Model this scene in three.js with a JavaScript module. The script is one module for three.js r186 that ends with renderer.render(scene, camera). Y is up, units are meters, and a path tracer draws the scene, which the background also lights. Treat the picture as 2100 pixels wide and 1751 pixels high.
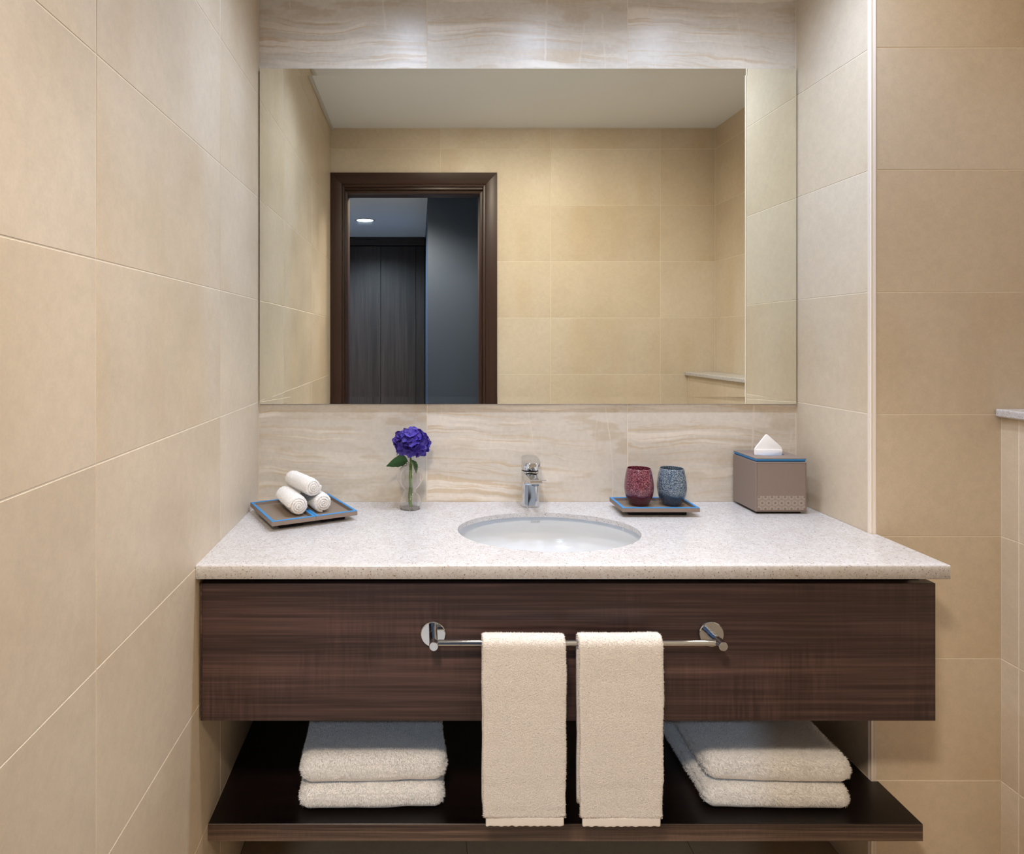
import * as THREE from 'three';
import { RoundedBoxGeometry } from 'three/addons/geometries/RoundedBoxGeometry.js';
import { mergeGeometries, mergeVertices, toCreasedNormals } from 'three/addons/utils/BufferGeometryUtils.js';
import { FontLoader } from 'three/addons/loaders/FontLoader.js';

// ---------------------------------------------------------------- camera, light, exposure
// x to the right, y up, z towards the viewer; the mirror wall is z = 0, the floor y = 0. Metres.
const scene = new THREE.Scene();
scene.background = new THREE.Color(0x000000);
const camera = new THREE.PerspectiveCamera(2 * Math.atan(875.5 / 1350) * 180 / Math.PI, 2100 / 1751, 0.02, 50);
camera.position.set(0, 1.36, 1.94);
camera.lookAt(0, 1.36, 0);
camera.setViewOffset(2100, 1751, 190, 178.5, 2100, 1751);   // a shifted lens keeps the verticals upright
camera.updateProjectionMatrix();

const renderer = new THREE.WebGLRenderer({ antialias: true });
renderer.toneMapping = THREE.LinearToneMapping;
renderer.toneMappingExposure = 1.98;
renderer.shadowMap.enabled = true;

const NEUTRAL = new THREE.Color().setRGB(1.08, 0.97, 0.83);
const DOORWAY = new THREE.Color().setRGB(1.17, 0.96, 0.74);  // tint of the unseen hall lamp that shines in through the door
const COOL = new THREE.Color().setRGB(0.80, 0.94, 1.20), WARM = new THREE.Color().setRGB(1.12, 0.93, 0.69), HALL = new THREE.Color().setRGB(0.74, 0.95, 1.22);
const LAMPS = {   // candela, half angle, softness of the edge; all but hall stand out of view
  vanity: { color: COOL, power: 1.06, angle: 1.3, penumbra: 1 },
  room: { color: NEUTRAL, power: 1.3, angle: 1.15, penumbra: 0.8, aim: 0.6 },
  side: { color: WARM, power: 0.16, angle: 1.4, penumbra: 0.8 },
  hall: { color: HALL, power: 10, angle: 1.4, penumbra: 0.9 },
  door: { color: DOORWAY, power: 7.1, angle: 1.3, penumbra: 0.4 },
};

// ---------------------------------------------------------------- helpers
function rng(seed) { let a = seed >>> 0; return () => { a = (a + 0x6D2B79F5) >>> 0; let t = a; t = Math.imul(t ^ (t >>> 15), t | 1); t ^= t + Math.imul(t ^ (t >>> 7), t | 61); return ((t ^ (t >>> 14)) >>> 0) / 4294967296; }; }
const PERM = (() => { const r = rng(99), p = new Float32Array(65536); for (let i = 0; i < 65536; i++) p[i] = r(); return p; })();
const lat = (x, y, s) => PERM[(Math.imul(x, 7919) ^ Math.imul(y, 104729) ^ Math.imul(s, 15485863)) & 65535];
function vnoise(x, y, px, py, s) {
  const xi = Math.floor(x), yi = Math.floor(y); let fx = x - xi, fy = y - yi;
  fx = fx * fx * (3 - 2 * fx); fy = fy * fy * (3 - 2 * fy);
  const x0 = ((xi % px) + px) % px, x1 = (x0 + 1) % px, y0 = ((yi % py) + py) % py, y1 = (y0 + 1) % py;
  const a = lat(x0, y0, s), b = lat(x1, y0, s), c = lat(x0, y1, s), d = lat(x1, y1, s);
  return a + (b - a) * fx + (c - a) * fy + (a - b - c + d) * fx * fy;
}
function fbm(u, v, px, py, oct, s) { let t = 0, a = 0.5, n = 0; for (let o = 0; o < oct; o++) { t += a * vnoise(u * px, v * py, px, py, s + o * 17); n += a; a *= 0.5; px *= 2; py *= 2; } return t / n; }
const clamp01 = (x) => Math.min(1, Math.max(0, x));
const sstep = (a, b, x) => { const t = clamp01((x - a) / (b - a)); return t * t * (3 - 2 * t); };
const mix = (a, b, t) => a + (b - a) * t;
const mix3 = (a, b, t) => [mix(a[0], b[0], t), mix(a[1], b[1], t), mix(a[2], b[2], t)];

function dataTex(w, h, fn, { srgb = true, period = [1, 1] } = {}) {
  const d = new Uint8Array(w * h * 4);
  for (let j = 0; j < h; j++) for (let i = 0; i < w; i++) {
    const c = fn((i + 0.5) / w, (j + 0.5) / h, i, j), k = (j * w + i) * 4;
    if (typeof c === 'number') d[k] = d[k + 1] = d[k + 2] = clamp01(c) * 255;
    else { d[k] = Math.min(255, Math.max(0, c[0])); d[k + 1] = Math.min(255, Math.max(0, c[1])); d[k + 2] = Math.min(255, Math.max(0, c[2])); }
    d[k + 3] = 255;
  }
  return finishTex(new THREE.DataTexture(d, w, h), srgb, period);
}
function finishTex(t, srgb, period) {
  t.wrapS = t.wrapT = THREE.RepeatWrapping; t.magFilter = THREE.LinearFilter; t.minFilter = THREE.LinearFilter;
  if (srgb) t.colorSpace = THREE.SRGBColorSpace;
  t.repeat.set(1 / period[0], 1 / period[1]); t.needsUpdate = true; return t;
}
const std = (o) => new THREE.MeshStandardMaterial(o), phys = (o) => new THREE.MeshPhysicalMaterial(o);

// uv in metres by the face's main direction
function metric(geo, ox = 0, oy = 0, swap = false) {
  const g = geo.index ? geo.toNonIndexed() : geo, p = g.attributes.position, n = p.count, uv = new Float32Array(n * 2);
  const A = new THREE.Vector3(), B = new THREE.Vector3(), C = new THREE.Vector3();
  for (let i = 0; i < n; i += 3) {
    A.fromBufferAttribute(p, i); B.fromBufferAttribute(p, i + 1).sub(A); C.fromBufferAttribute(p, i + 2).sub(A); B.cross(C);
    const ax = Math.abs(B.x), ay = Math.abs(B.y), az = Math.abs(B.z);
    for (let k = 0; k < 3; k++) {
      const x = p.getX(i + k), y = p.getY(i + k), z = p.getZ(i + k);
      let a, b; if (az >= ax && az >= ay) { a = x; b = y; } else if (ay >= ax) { a = x; b = z; } else { a = z; b = y; }
      uv[(i + k) * 2] = (swap ? b : a) + ox; uv[(i + k) * 2 + 1] = (swap ? a : b) + oy;
    }
  }
  g.setAttribute('uv', new THREE.BufferAttribute(uv, 2)); return g;
}
const taken = new Map();
function numbered(name) { const k = taken.get(name) || 0; taken.set(name, k + 1); return k ? `${name}_${String(k).padStart(3, '0')}` : name; }
function mesh(name, geo, mat, parent) {
  const m = new THREE.Mesh(geo, mat); m.name = parent ? name : numbered(name); m.castShadow = m.receiveShadow = true;
  if (parent) { const same = parent.children.filter((c) => c.name.replace(/_\d{3}$/, '') === name).length; if (same) m.name = `${name}_${String(same).padStart(3, '0')}`; }
  (parent || scene).add(m); return m;
}
function thing(name, label, category, [x, y, z] = [0, 0, 0], turn = 0, group) {
  const o = new THREE.Group(); o.name = numbered(name); o.position.set(x, y, z); o.rotation.y = turn; o.userData = { label, category };
  if (group) o.userData.group = group; scene.add(o); return o;
}
function tag(o, label, category, group) { Object.assign(o.userData, { label, category }); if (group) o.userData.group = group; return o; }
function struct(name, geo, mat, label) { const m = mesh(name, geo, mat); m.userData.kind = 'structure'; if (label) m.userData.label = label; return m; }
function rbox(w, h, d, r, x = 0, y = 0, z = 0, seg = 2) { const g = new RoundedBoxGeometry(w, h, d, seg, Math.min(r, w / 2.01, h / 2.01, d / 2.01)); g.translate(x, y, z); return g; }
function box(x0, x1, y0, y1, z0, z1, r = 0.0012) { return rbox(x1 - x0, y1 - y0, z1 - z0, r, (x0 + x1) / 2, (y0 + y1) / 2, (z0 + z1) / 2); }
function plainBox(x0, x1, y0, y1, z0, z1) { const g = new THREE.BoxGeometry(x1 - x0, y1 - y0, z1 - z0); g.translate((x0 + x1) / 2, (y0 + y1) / 2, (z0 + z1) / 2); return g; }
function poly(points) { const s = new THREE.Shape(); points.forEach(([x, y], i) => i ? s.lineTo(x, y) : s.moveTo(x, y)); s.closePath(); return s; }
function extrude(shape, depth, bevel = 0, curveSegments = 24, bevelSegments = 2) {
  return toCreasedNormals(new THREE.ExtrudeGeometry(shape, { depth: depth - 2 * bevel, bevelEnabled: bevel > 0, bevelThickness: bevel, bevelSize: bevel, bevelOffset: -bevel, bevelSegments, curveSegments }).translate(0, 0, bevel), 0.6);
}
function tube(points, radius, seg = 24, radial = 8) { return new THREE.TubeGeometry(new THREE.CatmullRomCurve3(points.map((p) => new THREE.Vector3(...p))), seg, radius, radial, false); }

// ---------------------------------------------------------------- textures and materials
const tileMap = dataTex(1024, 1024, (u, v) => {
  const c = fbm(u, v, 3, 3, 5, 3), w = fbm(u, v, 6, 2, 4, 41), f = fbm(u, v, 90, 90, 3, 12), g = vnoise(u * 512, v * 512, 512, 512, 5);
  let col = mix3([206, 190, 167], [218, 204, 184], sstep(0.3, 0.7, c));
  col = mix3(col, [209, 188, 158], 0.5 * sstep(0.55, 0.8, w));
  const k = 1 + 0.045 * (f - 0.5) + 0.03 * (g - 0.5); return [col[0] * k, col[1] * k, col[2] * k];
}, { period: [1.3, 1.3] });
const tileRough = dataTex(256, 256, (u, v) => 0.36 + 0.3 * fbm(u, v, 5, 5, 5, 77), { srgb: false, period: [0.7, 0.7] });
const M = {};
M.tile = [0xffffff, 0xfcfaf7, 0xfdfbf7, 0xfbfaf8].map((c) => std({ color: c, map: tileMap, roughness: 0.85, roughnessMap: tileRough }));
M.grout = std({ color: 0xefe4d2, roughness: 0.9 });
M.darkGap = std({ color: 0x5c5248, roughness: 0.95 });

const marbleMap = (() => {
  const W = 2048, H = 1024, r = rng(5), cracks = [];
  for (let i = 0; i < 28; i++) { let x = r() * W, y = r() * H; const len = 90 + r() * 420, wd = 0.8 + r() * r() * 4.2, pts = []; let dx = (r() - 0.5) * 0.35; for (let k = 0; k < len; k += 4) { pts.push([x, y]); x += dx * 4 + (r() - 0.5) * 1.4; y += 4; if (r() < 0.04) dx = (r() - 0.5) * 0.35; } cracks.push([pts, wd, 0.35 + r() * 0.6]); }
  const mask = new Float32Array(W * H);
  for (const [pts, wd, str] of cracks) for (const [x, y] of pts) { const R = Math.ceil(wd + 2); for (let j = -R; j <= R; j++) for (let i = -R; i <= R; i++) { const px = ((Math.round(x) + i) % W + W) % W, py = ((Math.round(y) + j) % H + H) % H, d = Math.hypot(i * 1.1, j * 0.4); mask[py * W + px] = Math.max(mask[py * W + px], str * sstep(wd + 1, wd - 1, d)); } }
  return dataTex(W, H, (u, v, i, j) => {
    const warp = 0.085 * (fbm(u, v, 4, 3, 4, 21) - 0.5) + 0.03 * (fbm(u, v, 14, 10, 4, 61) - 0.5), vv = v + warp + 2;
    const zone = sstep(0.38, 0.62, fbm(u, vv, 3, 5, 3, 33));                      // where the layers show
    const lay = fbm(u, vv, 4, 48, 5, 8), fine = fbm(u, vv, 9, 170, 4, 55), cloud = fbm(u, v, 6, 7, 5, 91);
    let c = mix3([212, 206, 197], [231, 228, 222], cloud);
    c = mix3(c, [246, 241, 234], 0.8 * zone * sstep(0.5, 0.68, lay));
    c = mix3(c, [212, 192, 163], 0.6 * zone * sstep(0.56, 0.66, fine) * sstep(0.30, 0.5, lay));
    c = mix3(c, [200, 185, 162], 0.5 * (1 - zone) * sstep(0.52, 0.7, fbm(u, v, 24, 40, 4, 14)));
    c = mix3(c, [200, 182, 158], 0.35 * sstep(0.022, 0.0, Math.abs(lay - 0.43)) * zone);
    c = mix3(c, [234, 228, 220], mask[j * W + i] * 0.95);
    const k = 1 + 0.05 * (fbm(u, v, 256, 128, 2, 7) - 0.5); return [c[0] * k, c[1] * k, c[2] * k];
  }, { period: [2.0, 1.0] });
})();
M.marble = [0xf4efe8, 0xefece6, 0xf6f1ea].map((c) => std({ color: c, map: marbleMap, roughness: 0.34 }));

const graniteMap = (() => {
  const N = 1536, r = rng(17), a = new Float32Array(N * N * 3);
  for (let j = 0; j < N; j++) for (let i = 0; i < N; i++) {
    const f = fbm(i / N, j / N, 160, 160, 3, 4), c = fbm(i / N, j / N, 40, 40, 3, 19), k = (j * N + i) * 3;
    const base = mix3([233, 228, 222], [244, 241, 237], sstep(0.3, 0.7, f)); const cc = mix3(base, [227, 219, 210], 0.35 * sstep(0.5, 0.72, c));
    a[k] = cc[0]; a[k + 1] = cc[1]; a[k + 2] = cc[2];
  }
  const blot = (n, r0, r1, cols, al) => { for (let q = 0; q < n; q++) {
    const x = r() * N, y = r() * N, rx = mix(r0, r1, r() * r()), ry = rx * (0.6 + r() * 0.7), c = cols[Math.floor(r() * cols.length)], th = r() * 3.14, al2 = al * (0.5 + 0.5 * r());
    const R = Math.ceil(Math.max(rx, ry)) + 1, co = Math.cos(th), si = Math.sin(th);
    for (let j = -R; j <= R; j++) for (let i = -R; i <= R; i++) { const d = Math.hypot((i * co + j * si) / rx, (j * co - i * si) / ry), t = al2 * sstep(1.15, 0.6, d); if (t <= 0) continue; const k = ((((Math.round(y) + j) % N + N) % N) * N + ((Math.round(x) + i) % N + N) % N) * 3; for (let m = 0; m < 3; m++) a[k + m] = mix(a[k + m], c[m], t); }
  } };
  blot(23000, 1.0, 3.0, [[160, 157, 157], [182, 175, 168], [144, 140, 139]], 0.8);
  blot(4800, 1.1, 3.6, [[160, 126, 92], [142, 112, 86], [172, 144, 112]], 0.8);
  blot(1500, 0.9, 2.2, [[104, 84, 70], [92, 82, 78]], 0.85);
  blot(9000, 0.7, 1.6, [[252, 250, 246]], 0.8);
  return dataTex(N, N, (u, v, i, j) => { const k = (j * N + i) * 3; return [a[k], a[k + 1], a[k + 2]]; }, { period: [0.85, 0.85] });
})();
M.granite = phys({ color: 0xd6d7dc, map: graniteMap, roughness: 0.24 });

function woodTex(w, h, seed, dark, light, cross) {
  return dataTex(w, h, (u, v) => {
    const wv = v + 0.012 * (fbm(u, v, 3, 2, 3, seed) - 0.5) + 1;
    const band = fbm(u, wv, 1, 7, 3, seed + 3), gr = fbm(u, wv, 4, 75, 4, seed + 5), fine = fbm(u, wv, 12, 250, 2, seed + 9);
    const m = sstep(0.35, 0.7, fbm(u, v, 7, 3, 3, seed + 11)), x = fbm(u, v, 380, 10, 2, seed + 13), x2 = fbm(u, v, 30, 2, 3, seed + 15);
    let t = 0.12 + 0.55 * sstep(0.25, 0.78, band) + 0.55 * (gr - 0.5) + 0.5 * (fine - 0.5) + cross * m * (0.5 * (x - 0.5) + 0.25 * (x2 - 0.5));
    return mix3(dark, light, clamp01(t));
  }, { period: [1, 1] });
}
const wenge = woodTex(2048, 1024, 101, [48, 33, 32], [120, 92, 85], 0.9); wenge.repeat.set(1 / 1.75, 1 / 0.62);
M.wenge = std({ map: wenge, roughness: 0.42 });
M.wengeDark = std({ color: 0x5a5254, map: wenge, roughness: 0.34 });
const edgeWood = woodTex(1024, 512, 207, [40, 27, 25], [158, 132, 112], 0.2); edgeWood.repeat.set(1 / 1.1, 1 / 0.16);
M.shelfWood = std({ map: edgeWood, roughness: 0.4 });
const wardrobeMap = woodTex(512, 512, 307, [34, 27, 26], [98, 82, 78], 0.1); wardrobeMap.repeat.set(1 / 2.2, 1 / 1.0);
M.wardrobe = std({ color: 0xb8b6b8, map: wardrobeMap, roughness: 0.45 });
const frameWood = woodTex(512, 512, 401, [40, 22, 15], [66, 38, 26], 0.05); frameWood.repeat.set(1 / 1.0, 1 / 0.3);
M.frameWood = std({ map: frameWood, roughness: 0.38 });
M.darkInside = std({ color: 0x2a201e, roughness: 0.8 });

M.chrome = std({ color: 0xd2d5d9, metalness: 1, roughness: 0.05 });
M.mirror = std({ color: new THREE.Color().setRGB(0.92, 0.92, 0.82), metalness: 1, roughness: 0 });
M.mirrorEdge = std({ color: 0x4a5055, metalness: 0.6, roughness: 0.3 });
M.ceramic = phys({ color: 0xdadee2, roughness: 0.1, clearcoat: 0.6, clearcoatRoughness: 0.03 });
M.ceiling = std({ color: 0xeaf0f8, roughness: 0.95 });
M.trimWhite = std({ color: 0xe4d9d0, roughness: 0.28 });
M.plaster = std({ color: 0xc9c6c0, roughness: 0.8 });
const leatherBump = dataTex(512, 512, (u, v) => { const a = fbm(u, v, 70, 70, 3, 71); return 0.5 + 0.5 * Math.abs(a - 0.5) * 2; }, { srgb: false, period: [0.06, 0.06] });
M.leather = std({ color: 0x8a7a70, roughness: 0.6, bumpMap: leatherBump, bumpScale: 0.0006 });
M.leatherFloor = std({ color: 0x847567, roughness: 0.7, bumpMap: leatherBump, bumpScale: 0.0003 });
M.blue = std({ color: 0x2f86c4, roughness: 0.45 });
M.shadowBlack = std({ color: 0x1c1816, roughness: 0.9 });
const terryBump = dataTex(512, 512, (u, v) => fbm(u, v, 60, 60, 3, 81), { srgb: false, period: [0.12, 0.12] });
M.terry = std({ color: 0xe4ddd5, roughness: 1, bumpMap: terryBump, bumpScale: 0.0016 });
M.pile = std({ color: 0xe6e0d8, roughness: 1, side: THREE.DoubleSide });
M.rollTerry = std({ color: 0xf8f6f4, roughness: 1, bumpMap: terryBump, bumpScale: 0.0016 });
M.rollPile = std({ color: 0xfbfaf8, roughness: 1, side: THREE.DoubleSide });
M.hem = std({ color: 0xe8e1d9, roughness: 0.9 });
M.tissue = std({ color: 0xfaf8f6, roughness: 0.9 });
M.glass = phys({ color: 0xffffff, roughness: 0, transmission: 1, thickness: 0.0015, ior: 1.45 });
M.text = std({ color: 0x8d8f92, roughness: 0.6 });
M.paleText = std({ color: 0xb4b6b8, roughness: 0.5 });

// ---------------------------------------------------------------- lamps
function downlight(label, x, y, z, kind, radius, seen) {
  const t = thing('recessed_downlight', label, 'downlight', [x, y, z]);
  const ring = [[radius * 0.86, 0.0], [radius * 0.9, -0.004], [radius * 1.0, -0.006], [radius * 1.14, -0.003], [radius * 1.17, 0.0]].map((p) => new THREE.Vector2(...p));
  mesh('trim_ring', new THREE.LatheGeometry(ring, 40), M.plaster, t);
  const glow = std({ color: 0xffffff, emissive: LAMPS[kind].color.clone(), emissiveIntensity: seen ? 9 : 4, roughness: 0.5 });
  mesh('lamp_diffuser', new THREE.CylinderGeometry(radius * 0.87, radius * 0.87, 0.002, 40).translate(0, -0.0008, 0), glow, t);
  const L = LAMPS[kind], s = new THREE.SpotLight(L.color, L.power, 0, L.angle, L.penumbra, 2);
  s.name = 'lamp_beam'; s.position.set(0, -0.012, 0); s.target.position.set(0, -1, L.aim || 0); s.shadow.radius = radius * 0.8 / 0.02; s.castShadow = true; t.add(s, s.target);
  return t;
}
downlight('unseen cool ceiling downlight lighting the counter and mirror wall, over the vase', -0.04, 2.49, 0.43, 'vanity', 0.045);  // vanity lamps are out of view, placed to light counter, marble and pillar
downlight('unseen cool ceiling downlight lighting the counter and mirror wall, over the basin tap', 0.40, 2.49, 0.43, 'vanity', 0.045);
downlight('unseen cool ceiling downlight lighting the counter and mirror wall, over the two tumblers', 0.84, 2.49, 0.43, 'vanity', 0.045);
downlight('unseen ceiling wall-washer lighting the wall with the door, nearer the side wall', 0.26, 2.49, 0.68, 'room', 0.05);  // washers are out of view, aimed to brighten the wall the mirror reflects
downlight('unseen ceiling wall-washer lighting the wall with the door, nearer the pillar', 0.80, 2.49, 0.68, 'room', 0.05);
downlight('unseen warm ceiling downlight beside the low wall, lighting the pillar front', 1.25, 2.49, 0.66, 'side', 0.05);  // out of view, placed to warm the tiles right of the counter
downlight('round glowing downlight in the hall ceiling, seen through the doorway in the mirror', -0.449, 2.35, 3.516, 'hall', 0.075, true);
downlight('unseen round hall downlight outside the bathroom door, lighting the cabinet front', -0.20, 2.35, 2.12, 'door', 0.16);  // out of view, placed to light cabinet front and towels through the doorway

// ---------------------------------------------------------------- room shell
const XL = -0.473, XP = 1.11, ZP = 0.323, XR = 1.577, ZB = 1.587, HC = 2.49, JOINT = 0.0016;
const COURSES = [0, 0.278, 0.578, 0.878, 1.178, 1.478, 1.778, 2.078, 2.378, HC];

// one tile: front at +z of its own axes, edges chamfered; 18 triangles
function tileGeo(w, h, t = 0.008, c = 0.0009) {
  const a = w / 2, b = h / 2, P = [];
  const q = (p0, p1, p2, p3) => P.push(...p0, ...p1, ...p2, ...p0, ...p2, ...p3);
  const F = [[-a + c, -b + c, 0], [a - c, -b + c, 0], [a - c, b - c, 0], [-a + c, b - c, 0]], E = [[-a, -b, -c], [a, -b, -c], [a, b, -c], [-a, b, -c]], B = E.map(([x, y]) => [x, y, -t]);
  q(...F); for (let k = 0; k < 4; k++) { const n = (k + 1) % 4; q(E[k], E[n], F[n], F[k]); q(B[k], B[n], E[n], E[k]); }
  const g = new THREE.BufferGeometry(); g.setAttribute('position', new THREE.Float32BufferAttribute(P, 3)); g.computeVertexNormals(); return g;
}
const tileCache = new Map();
// tiles on a rectangle of a wall; axes: 'x+' faces +x and runs along z, and so on. holes: [a0, a1, b0, b1]
function tileWall(wall, face, at, cols, rows, mats, seed, holes = [], name = 'tile') {
  const r = rng(seed);
  for (let i = 0; i < cols.length - 1; i++) for (let j = 0; j < rows.length - 1; j++) {
    let parts = [[cols[i], cols[i + 1], rows[j], rows[j + 1]]];
    for (const [h0, h1, g0, g1] of holes) parts = parts.flatMap(([a0, a1, b0, b1]) => {
      if (a1 <= h0 || a0 >= h1 || b1 <= g0 || b0 >= g1) return [[a0, a1, b0, b1]];
      const out = []; if (a0 < h0) out.push([a0, h0, b0, b1]); if (a1 > h1) out.push([h1, a1, b0, b1]);
      const m0 = Math.max(a0, h0), m1 = Math.min(a1, h1); if (b0 < g0) out.push([m0, m1, b0, g0]); if (b1 > g1) out.push([m0, m1, g1, b1]); return out;
    });
    const cut = holes.find(([h0, h1, g0, g1]) => cols[i + 1] > h0 && cols[i] < h1 && rows[j] < g1 && rows[j + 1] > g1);
    if (cut && face === 'z-') {   // a tile notched round the top corner of the door frame
      const q = JOINT / 2, a0 = cols[i] + q, a1 = cols[i + 1] - q, b0 = rows[j] + q, b1 = rows[j + 1] - q, [h0, h1, , g1] = cut, pts = [[a0, b1]];
      if (a0 < h0) pts.push([a0, b0], [h0, b0], [h0, g1]); else pts.push([a0, g1]);
      if (a1 > h1) pts.push([h1, g1], [h1, b0], [a1, b0]); else pts.push([a1, g1]);
      pts.push([a1, b1]); const m = mesh(name, metric(new THREE.ExtrudeGeometry(poly(pts), { depth: 0.008, bevelEnabled: false }), i * 0.37, j * 0.21), mats[0], wall); m.position.z = at; continue;
    }
    for (const [a0, a1, b0, b1] of parts) {
      const w = a1 - a0 - JOINT, h = b1 - b0 - JOINT; if (w < 0.004 || h < 0.004) continue;
      const mat = mats[Math.floor(r() * mats.length)], variant = Math.floor(r() * 5), key = [w.toFixed(4), h.toFixed(4), variant, name].join();
      if (!tileCache.has(key)) tileCache.set(key, metric(tileGeo(w, h), variant * 0.43 + w * 0.7, variant * 0.31 + h * 1.3));
      const m = mesh(name, tileCache.get(key), mat, wall), ca = (a0 + a1) / 2, cb = (b0 + b1) / 2;
      if (face === 'x+') { m.position.set(at, cb, ca); m.rotation.y = Math.PI / 2; }
      if (face === 'x-') { m.position.set(at, cb, ca); m.rotation.y = -Math.PI / 2; }
      if (face === 'z+') m.position.set(ca, cb, at);
      if (face === 'z-') { m.position.set(ca, cb, at); m.rotation.y = Math.PI; }
      if (face === 'y+') { m.position.set(ca, at, cb); m.rotation.x = -Math.PI / 2; }
    }
  }
}
const G = 0.0008;   // depth of the joints
const floorM = std({ color: 0xd2c6b4, map: tileMap, roughness: 0.5 });
const floor = struct('floor', plainBox(XL - 0.1, XR + 0.1, -0.1, -G, -0.1, ZB + 0.12), std({ color: 0x6e6254, roughness: 0.9 }));
tileWall(floor, 'y+', 0, [XL, 0.127, 0.727, 1.327, XR], [0, 0.4, 1.0, ZB], [floorM], 3);
struct('ceiling', plainBox(XL - 0.1, XR + 0.1, HC, HC + 0.1, -0.1, ZB + 0.12), M.ceiling);

const wallLeft = struct('wall_left', plainBox(XL - 0.1, XL - G, 0, HC, -0.1, ZB + 0.12), M.grout);
tileWall(wallLeft, 'x+', XL, [0, 0.376, 0.976, 1.576, ZB], COURSES, M.tile, 11);
const wallBack = struct('wall_back', plainBox(XL - G, XP + G, 0, HC, -0.1, -G), M.grout);
tileWall(wallBack, 'z+', 0, [XL, 0.023, 0.6138, XP], COURSES, M.marble, 28);
const pillar = struct('wall_pillar', plainBox(XP + G, XR + 0.1, 0, HC, -0.1, ZP - G), M.grout);
tileWall(pillar, 'x-', XP, [0.0, ZP - 0.011], COURSES, M.tile, 21);
tileWall(pillar, 'z+', ZP, [XP + 0.011, XR], COURSES, M.tile, 24);
const bead = new THREE.Shape(); bead.moveTo(0, 0); bead.lineTo(0.0115, 0); bead.absarc(0.0115, -0.0115, 0.0115, Math.PI / 2, Math.PI, false); bead.lineTo(0, 0);
{ // quarter-round corner bead, from floor to ceiling
  const s = new THREE.Shape(); s.moveTo(0.0115, 0); s.absarc(0.0115, 0.0115, 0.0125, -Math.PI / 2, -Math.PI, true); s.lineTo(0.0115, 0.0115); s.closePath();
  const g = extrude(s, HC, 0, 12); g.rotateX(-Math.PI / 2); g.scale(1, 1, 1); g.translate(XP, 0, ZP);
  const m = struct('trim_1', g, M.trimWhite, 'white rounded corner bead on the tiled pillar');
}
const wallRight = struct('wall_right', plainBox(XR + G, XR + 0.1, 0, HC, ZP, ZB + 0.12), M.grout);
tileWall(wallRight, 'x-', XR, [ZP, 0.371, 0.971, 1.571, ZB], COURSES, M.tile, 31);
const OX0 = -0.384, OX1 = 0.3225, OY = 2.143;   // clear opening of the door
const wallFrontShape = poly([[XL - 0.1, 0], [OX0 - 0.018, 0], [OX0 - 0.018, OY + 0.018], [OX1 + 0.018, OY + 0.018], [OX1 + 0.018, 0], [XR + 0.1, 0], [XR + 0.1, HC], [XL - 0.1, HC]]);
const wallFront = struct('wall_front', new THREE.ExtrudeGeometry(wallFrontShape, { depth: 0.12 - G, bevelEnabled: false }).translate(0, 0, ZB + G), M.grout);
tileWall(wallFront, 'z-', ZB, [XL, 0.114, 0.699, 1.285, XR], COURSES, M.tile, 41, [[OX0 - 0.06, OX1 + 0.06, 0, OY + 0.06]]);
struct('trim_2', box(XL, XL + 0.014, HC - 0.012, HC + 0.001, 0, ZB, 0.002), M.plaster, 'grey edge profile where the ceiling meets the side wall');

// low wall beside the counter with a slab on top
const XW = 1.428, LY = 1.191;
const wallLow = struct('wall_low', plainBox(XW + G, XR, 0, LY - 0.02, ZP, ZB), M.grout);
tileWall(wallLow, 'x-', XW, [ZP, 0.371, 0.971, 1.571, ZB], COURSES.filter((y) => y < LY - 0.03).concat(LY - 0.021), M.tile, 51);
tag(mesh('ledge_slab', metric(box(1.413, XR - 0.001, LY - 0.0195, LY, ZP + 0.001, ZB - 0.001, 0.004), 0.2, 0.1), M.granite), 'speckled white stone slab capping the low tiled wall', 'ledge');

// door frame: stepped wooden casing with mitred corners, lining in the wall
const door = new THREE.Group(); door.name = 'door_1'; door.userData.kind = 'structure'; door.userData.label = 'dark wooden door frame round the open doorway'; scene.add(door);
function casing(name, o, i, z0, z1) {   // o, i: outer and inner [x0, x1, top]
  const L = poly([[o[0], 0], [i[0], 0], [i[0], i[2]], [o[0], o[2]]]), T = poly([[o[0], o[2]], [i[0], i[2]], [i[1], i[2]], [o[1], o[2]]]), R = poly([[i[1], 0], [o[1], 0], [o[1], o[2]], [i[1], i[2]]]);
  for (const [s, sw] of [[L, true], [T, false], [R, true]]) mesh(name, metric(extrude(s, z1 - z0, 0.0012).translate(0, 0, z0), 0, 0, sw), M.frameWood, door);
}
casing('casing', [XL + 0.001, 0.4128, 2.248], [-0.412, 0.352, 2.187], ZB - 0.020, ZB + 0.002);
casing('casing_step', [-0.4118, 0.3518, 2.1868], [-0.399, 0.339, 2.174], ZB - 0.013, ZB + 0.006);
casing('casing_bead', [-0.3988, 0.3388, 2.1738], [OX0 - 0.0172, OX1 + 0.0172, OY + 0.0172], ZB - 0.004, ZB + 0.012);
casing('lining', [OX0 - 0.0175, OX1 + 0.0175, OY + 0.0175], [OX0, OX1, OY], ZB + 0.0121, ZB + 0.12);

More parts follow.
